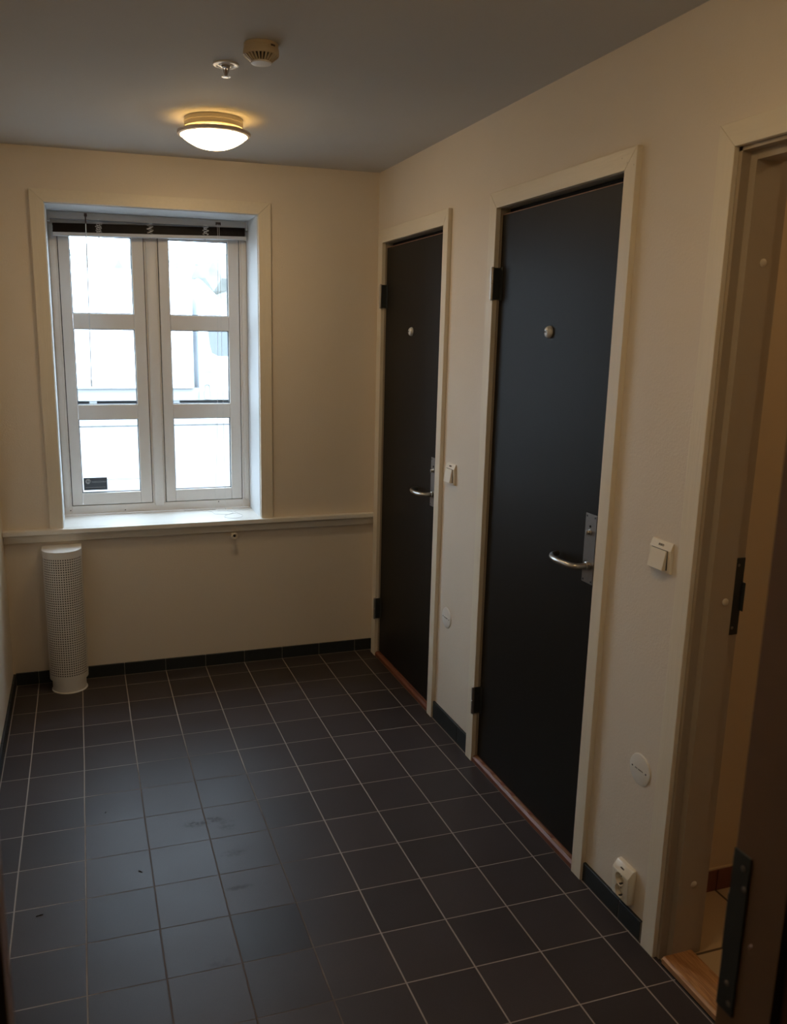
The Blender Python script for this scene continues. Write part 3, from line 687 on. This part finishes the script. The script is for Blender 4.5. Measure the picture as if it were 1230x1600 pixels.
for r in range(rows):
    za, zb_ = zz0+(zz1-zz0)*r/rows, zz0+(zz1-zz0)*(r+1)/rows; h = zb_-za; m0, m1 = za+h*0.25, zb_-h*0.25
    for i in range(len(pth)-1):
        p, q = Vector(pth[i]), Vector(pth[i+1]); u0, u1 = p.lerp(q, 0.25), p.lerp(q, 0.75)
        O_ = [b.verts.new((*p, za)), b.verts.new((*q, za)), b.verts.new((*q, zb_)), b.verts.new((*p, zb_))]
        I_ = [b.verts.new((*u0, m0)), b.verts.new((*u1, m0)), b.verts.new((*u1, m1)), b.verts.new((*u0, m1))]
        for k in range(4): b.faces.new((O_[k], O_[(k+1) % 4], I_[(k+1) % 4], I_[k]))
bmesh.ops.remove_doubles(b, verts=b.verts[:], dist=0.0001)
obj('perforated_shell', b, 'ventwhite', V, True)
b = NB(); ribbon(b, vent_path(vr-0.006), vz0+0.002, vz1-0.002); obj('hole_shade_sheet', b, 'dark', V, True)  # black sheet behind the holes, stands in for the shade inside
b = NB(); pts = [(x, y, vz1-0.004) for x, y in vent_path(vr+0.0005)]; prism(b, pts, (0, 0, 0.0055), 0.001); obj('top_cap', b, 'ventwhite', V)
b = NB(); pts = [(x, y, vz0-0.001) for x, y in vent_path(vr-0.0005)]; prism(b, pts, (0, 0, 0.003)); obj('bottom_cap', b, 'ventwhite', V)
b = NB(); lathe(b, [(0.0815, 0.0), (0.0815, 0.003), (0.0765, 0.0045), (0.0765, vz0)], 56, (-1.458, 0.047, 0.0)); obj('duct_collar', b, 'ventwhite', V, True)

# rubber-ringed peg under the board
P_ = thing('wall_peg', 'small round white peg under the moulding right of the vent', 'peg', (-0.646, YB, 0.684))
b = NB(); lathe(b, [(0.012, 0.0), (0.012, -0.030), (0.0145, -0.033), (0.0165, -0.038), (0.0148, -0.042), (0.0085, -0.042), (0.0075, -0.038)], 28, (-0.646, YB, 0.684), 'Y'); obj('peg_ring', b, 'plastic', P_, True)
b = NB(); lathe(b, [(0, -0.037), (0.007, -0.037), (0.007, -0.030)], 20, (-0.646, YB, 0.684), 'Y'); obj('peg_core', b, 'mark', P_, True)

# ------------------------------------------------------------------ ceiling things
def ceiling_lamp(label, x, y, glass='lampglass', edge='lampslit', group='round opal ceiling lamps'):
    Lp = thing('ceiling_lamp', label, 'lamp', (x, y, ZC), group)
    b = NB(); lathe(b, [(0.104, 0.0), (0.107, -0.002), (0.107, -0.012), (0.1085, -0.0125), (0.1085, -0.016), (0.107, -0.0165), (0.107, -0.030), (0.1085, -0.0305), (0.1085, -0.034), (0.107, -0.0345), (0.107, -0.0405), (0, -0.0405)], 72, (x, y, ZC))
    obj('lamp_body', b, 'lampbody', Lp, True)
    b = NB(); lathe(b, [(0.1075, -0.0395), (0.1105, -0.0400), (0.1125, -0.0438), (0.1075, -0.0438)], 72, (x, y, ZC)); obj('glass_edge', b, edge, Lp, True)
    b = NB(); lathe(b, [(0.108, -0.0440), (0.130, -0.0445), (0.1345, -0.0470), (0.1350, -0.0530), (0.1320, -0.0575), (0.1235, -0.0600), (0.1225, -0.0570), (0.108, -0.0550), (0.108, -0.0440)], 72, (x, y, ZC)); obj('lamp_rim', b, 'lamprim', Lp, True)
    b = NB(); pr = [(0.1225, -0.0575)]
    for i in range(1, 13):
        t = 1-i/12; pr.append((0.1225*t, -0.0600-0.045*(1-t**2.3)))
    lathe(b, pr, 72, (x, y, ZC)); obj('opal_glass', b, glass, Lp, True)
    return Lp
ceiling_lamp('round lit opal ceiling lamp above the window side', -0.818, -0.613)
ceiling_lamp('round lit opal ceiling lamp nearest the dark front doorway', -0.80, -2.62)
M['lampfill'] = emit('side_room_fill_glow', (1.0, 0.66, 0.33), 14.5)
ceiling_lamp('added dim warm lamp out of view, brightening the side room', 0.95, -2.72, 'lampfill', 'lampfill')  # unseen lamp, added to lift the side room brightness

Q = thing('sprinkler_head', 'small white sprinkler hanging between smoke detector and lamp', 'sprinkler', (-0.882, -1.283, ZC))
o_ = (-0.882, -1.283, ZC)
b = NB(); lathe(b, [(0.0375, 0), (0.0385, -0.002), (0.037, -0.0045), (0.030, -0.0055), (0.027, -0.004), (0.022, -0.0042), (0.0195, -0.0058), (0.014, -0.0058), (0.0125, -0.002), (0, -0.002)], 56, o_); obj('escutcheon', b, 'plastic_w', Q, True)
b = NB(); lathe(b, [(0.0, -0.001), (0.0125, -0.001), (0.0125, -0.010), (0.008, -0.012), (0.0, -0.013)], 24, o_); obj('sprinkler_body', b, 'steel', Q, True)
for s in (-1, 1):
    b = NB(); tube(b, [(o_[0]+s*0.0085, o_[1], ZC-0.009), (o_[0]+s*0.0070, o_[1], ZC-0.018), (o_[0]+s*0.0025, o_[1], ZC-0.030)], 0.0018, 8); obj('frame_arm', b, 'steel', Q, True)
b = NB(); lathe(b, [(0, -0.011), (0.002, -0.012), (0.0025, -0.020), (0.0015, -0.028), (0, -0.030)], 12, o_); obj('glass_bulb', b, 'chip', Q, True)
b = NB(); lathe(b, [(0, -0.029), (0.0035, -0.029), (0.0045, -0.0325), (0.0035, -0.034), (0.004, -0.0355), (0, -0.0355)], 16, o_)
for k in range(12):
    a = 2*PI*k/12; d1 = 0.16
    prism(b, [(o_[0]+0.003*math.cos(a-0.3), o_[1]+0.003*math.sin(a-0.3), ZC-0.0345), (o_[0]+0.0135*math.cos(a-d1), o_[1]+0.0135*math.sin(a-d1), ZC-0.0352), (o_[0]+0.0135*math.cos(a+d1), o_[1]+0.0135*math.sin(a+d1), ZC-0.0352), (o_[0]+0.003*math.cos(a+0.3), o_[1]+0.003*math.sin(a+0.3), ZC-0.0345)], (0, 0, -0.0008))
lathe(b, [(0, -0.0345), (0.0095, -0.0350), (0.0095, -0.0362), (0, -0.0368)], 20, o_)
obj('deflector', b, 'steel', Q, True)

K = thing('smoke_detector', 'round cream smoke detector with slotted rim on the ceiling', 'smoke detector', (-0.8195, -1.49, ZC))
o_ = (-0.8195, -1.49, ZC)
b = NB(); lathe(b, [(0.0455, 0), (0.047, -0.001), (0.047, -0.008), (0.0462, -0.0085), (0.0462, -0.0095), (0.047, -0.010)], 60, o_); obj('mounting_base', b, 'plastic_old', K, True)
b = NB(); lathe(b, [(0.047, -0.010), (0.0478, -0.014), (0.0485, -0.0145), (0.0488, -0.024), (0.0492, -0.0275), (0.0482, -0.0295), (0.045, -0.0305)], 60, o_); obj('detector_body', b, 'plastic_old', K, True)
b = NB(); lathe(b, [(0.0440, -0.026), (0.0235, -0.0445), (0, -0.0445)], 48, o_); obj('dark_chamber', b, 'dark', K, True)
b = NB(); nr = 26
for k in range(nr):
    a = 2*PI*k/nr; da = 0.055; db = 0.075
    prism(b, [(o_[0]+0.0480*math.cos(a-da), o_[1]+0.0480*math.sin(a-da), ZC-0.0300), (o_[0]+0.0480*math.cos(a+da), o_[1]+0.0480*math.sin(a+da), ZC-0.0300), (o_[0]+0.0250*math.cos(a+db), o_[1]+0.0250*math.sin(a+db), ZC-0.0480), (o_[0]+0.0250*math.cos(a-db), o_[1]+0.0250*math.sin(a-db), ZC-0.0480)], (0, 0, 0.005))
obj('slotted_grille', b, 'plastic_old', K)
b = NB(); lathe(b, [(0.0275, -0.0445), (0.0285, -0.0465), (0.0275, -0.0490), (0.020, -0.0502), (0, -0.0505)], 44, o_); obj('bottom_cap', b, 'plastic_w', K, True)
b = NB(); a = -1.20
for k in range(6):
    a0 = a+k*0.05; prism(b, [(o_[0]+0.0478*math.cos(a0), o_[1]+0.0478*math.sin(a0), ZC-0.0135), (o_[0]+0.0478*math.cos(a0+0.05), o_[1]+0.0478*math.sin(a0+0.05), ZC-0.0135), (o_[0]+0.0478*math.cos(a0+0.05), o_[1]+0.0478*math.sin(a0+0.05), ZC-0.0092), (o_[0]+0.0478*math.cos(a0), o_[1]+0.0478*math.sin(a0), ZC-0.0092)], (0.001*math.cos(a0), 0.001*math.sin(a0), 0))
obj('dark_label', b, 'hook', K)

# crumbs of dirt on the floor
for i, (x, y, l, r_) in enumerate(((-1.530, -1.639, 0.020, 0.2), (-1.236, -1.512, 0.014, 2.4), (-1.330, -1.13, 0.006, 1.0))):
    b = NB(); tube(b, smooth_path([(x-l/2*math.cos(r_), y-l/2*math.sin(r_), 0.0012), (x, y+0.001, 0.0014), (x+l/2*math.cos(r_), y+l/2*math.sin(r_), 0.0012)], 4), 0.0012, 6)
    tag(obj('dirt_crumb', b, 'dark', None, True), ['largest dark dirt crumb on the floor near the left wall', 'thin curved dirt crumb on the floor in the middle', 'tiny dark dirt speck on the floor toward the vent'][i], 'dirt', 'dirt crumbs on the floor tiles')

# ------------------------------------------------------------------ outside
GZ = -0.15
b = NB(); box(b, -30, 40, YB+0.36, 13.2, GZ-0.1, GZ)
tag(obj('paving', b, 'paving'), 'pale block paving outside just beyond the window', 'paving', kind='structure')
b = NB(); box(b, -30, 40, 13.35, 60, GZ-0.1, GZ-0.01)
tag(obj('road', b, 'asphalt'), 'washed-out yard surface under the parked van', 'road', kind='structure')
b = NB(); box(b, -30, 40, 13.2, 13.35, GZ-0.1, GZ+0.03, 0.01)
tag(obj('kerb', b, 'paving'), 'low kerb between block paving and yard outside', 'kerb', kind='structure')
b = NB()
box(b, -1.15, -0.55, 6.95, 7.05, GZ, GZ+0.006)
for k in range(12): box(b, -1.14+k*0.05, -1.11+k*0.05, 6.965, 7.035, GZ+0.006, GZ+0.009, mi=1)
tag(obj('drain_grate', b, ['asphalt', 'steel_dull']), 'short grey drain grate in the block paving outside', 'drain')
M['vanwhite'] = simple('van_white', (0.80, 0.82, 0.84), 0.3)
M['vanglass'] = simple('van_glass', (0.13, 0.14, 0.145), 0.1)
M['vandark'] = simple('van_dark', (0.30, 0.30, 0.29), 0.6)
M['red'] = simple('red_letters', (0.38, 0.13, 0.14), 0.5)
M['leaf'] = simple('hazy_leaves', (0.21, 0.21, 0.19), 0.8, noise=0.4, nscale=3)
M['bark'] = simple('bark', (0.14, 0.11, 0.09), 0.9)
VN = thing('delivery_van', 'white box van parked in the yard beyond the window', 'van', (-0.5, 19.5, GZ))
vy0, vy1 = 18.4, 20.5
b = NB(); box(b, -4.6, 1.46, vy0, vy1, 0.26, 3.17, 0.03); obj('cargo_box', b, 'vanwhite', VN)
b = NB(); box(b, -4.5, 1.72, vy0+0.10, vy1-0.10, -0.05, 0.26); obj('chassis', b, 'vandark', VN)
b = NB(); prism(b, [(1.62, vy0+0.04, 0.05), (1.62, vy0+0.04, 3.02), (1.74, vy0+0.04, 2.95), (2.45, vy0+0.04, 2.26), (2.95, vy0+0.04, 2.14), (3.50, vy0+0.04, 1.25), (4.05, vy0+0.04, 1.02), (4.15, vy0+0.04, 0.35), (4.05, vy0+0.04, 0.08)], (0, vy1-vy0-0.08, 0), 0.03)
cab = obj('cab', b, 'vanwhite', VN)
b = NB(); prism(b, [(1.84, vy0+0.03, 1.86), (1.88, vy0+0.03, 1.40), (1.94, vy0+0.03, 1.16), (2.10, vy0+0.03, 1.08), (3.30, vy0+0.03, 1.10), (2.90, vy0+0.03, 1.86)], (0, 0.02, 0)); obj('side_window', b, 'vanglass', cab)
b = NB(); box(b, 1.735, 1.935, vy0+0.02, vy0+0.05, 0.66, 0.82, 0.02); obj('fuel_flap', b, 'vandark', cab)
b = NB(); box(b, 1.72, 1.88, vy0+0.02, vy0+0.05, -0.02, 0.36, 0.05); obj('step_recess', b, 'vandark', cab)
b = NB(); box(b, 1.60, 4.0, vy0+0.03, vy0+0.05, -0.04, 0.20); obj('side_skirt', b, 'vandark', cab)
obj('lettering', text_mesh('RI', 0.22, (2.07, vy0+0.035, 0.62), (1, 0, 0), (0, 0, 1), 0.004, 'LEFT'), 'red', cab)
for x in (-3.3, -2.3, 3.35):
    b = NB(); lathe(b, [(0, 0.0), (0.18, 0.0), (0.20, 0.03), (0.33, 0.02), (0.36, 0.05), (0.36, 0.24), (0, 0.24)], 32, (x, vy0+0.02, GZ+0.36), 'Y'); obj('wheel', b, 'vandark', VN, True)
for x in (-1.05, 1.02):
    b = NB(); box(b, x-0.09, x+0.09, vy0+0.3, vy0+0.34, GZ, 0.20); obj('mudflap', b, 'vanwhite', VN)
def crown(b, x, y, z, r, n):
    rnd = random.Random(int(x*100+n))
    for k in range(n):
        c = Vector((x+rnd.uniform(-r, r), y+rnd.uniform(-r*0.5, r*0.5), z+rnd.uniform(-r*0.7, r*0.55)))
        t = bmesh.new(); bmesh.ops.create_icosphere(t, subdivisions=2, radius=r*rnd.uniform(0.38, 0.62))
        for v in t.verts: v.co = c + v.co*rnd.uniform(0.82, 1.18)
        merge(b, t)
TL = ['bushy tree behind the van, first from the reveal edge of the window', 'bushy tree behind the van box, second along', 'bushy tree behind the middle of the van box', 'bushy tree behind the gap between van box and cab', 'bushy tree behind the van cab roof', 'bushy tree past the van cab', 'outermost bushy tree past the van cab', 'bushy tree well past the van cab, half hidden', 'last bushy tree at the far end of the row']
for i in range(9):
    x = -6.5+i*1.75; y = 28+(i % 3)*5.0
    tr = thing('tree', TL[i], 'tree', (x, y, GZ), 'trees in a row behind the van')
    b = NB(); tube(b, [(x, y, GZ), (x+0.05, y, 1.2), (x-0.05, y, 2.6)], 0.16, 10, radii=[0.2, 0.16, 0.1]); obj('trunk', b, 'bark', tr, True)
    b = NB(); crown(b, x, y, 2.75+(i % 3)*0.42+random.uniform(-0.15, 0.15), 1.65, 30); obj('crown', b, 'leaf', tr)

# ------------------------------------------------------------------ daylight
w = bpy.data.worlds.new('overcast'); scene.world = w; w.use_nodes = True; nt = w.node_tree
bg = nt.nodes['Background']; bg.inputs['Color'].default_value = (0.76, 0.90, 1.12, 1)
# overcast sky: about three times brighter at the zenith than at the horizon
wtc = nt.nodes.new('ShaderNodeTexCoord'); wsx = nt.nodes.new('ShaderNodeSeparateXYZ'); nt.links.new(wtc.outputs['Generated'], wsx.inputs[0])
up = mathn(nt, 'MAXIMUM', wsx.outputs['Z'], 0.0)
nt.links.new(mathn(nt, 'MULTIPLY', mathn(nt, 'ADD', mathn(nt, 'MULTIPLY', up, 2.0), 1.0), 6.2), bg.inputs['Strength'])

# ------------------------------------------------------------------ camera
cd = bpy.data.cameras.new('camera'); cam = bpy.data.objects.new('camera', cd); COL.objects.link(cam); scene.camera = cam
F = 1322.1027
cd.sensor_fit = 'VERTICAL'; cd.sensor_height = 36.0; cd.sensor_width = 36.0*1230/1600; cd.lens = F/1600*36.0
cd.shift_x = 50.728/1600; cd.shift_y = 12.312/1600
cd.clip_start = 0.02; cd.clip_end = 300
a_, b_, c_ = -0.3195, 1.3560, 0.0155
cam.matrix_world = Matrix.Translation((-1.3356, -3.9811, 1.6687)) @ (Matrix.Rotation(a_, 4, 'Z') @ Matrix.Rotation(b_, 4, 'X') @ Matrix.Rotation(c_, 4, 'Z'))
cd.dof.use_dof = True; cd.dof.focus_distance = 3.4; cd.dof.aperture_fstop = 6.3

scene.view_settings.view_transform = 'Standard'; scene.view_settings.look = 'None'
scene.view_settings.exposure = 0.0; scene.view_settings.gamma = 1.0; scene.view_settings.use_curve_mapping = False
scene.render.engine = 'CYCLES'
cy = scene.cycles
cy.max_bounces = 10; cy.diffuse_bounces = 6; cy.glossy_bounces = 4; cy.transparent_max_bounces = 12
cy.caustics_reflective = False; cy.caustics_refractive = False
cy.sample_clamp_indirect = 6.0
cy.use_denoising = True
try: cy.denoiser = 'OPENIMAGEDENOISE'
except Exception: pass
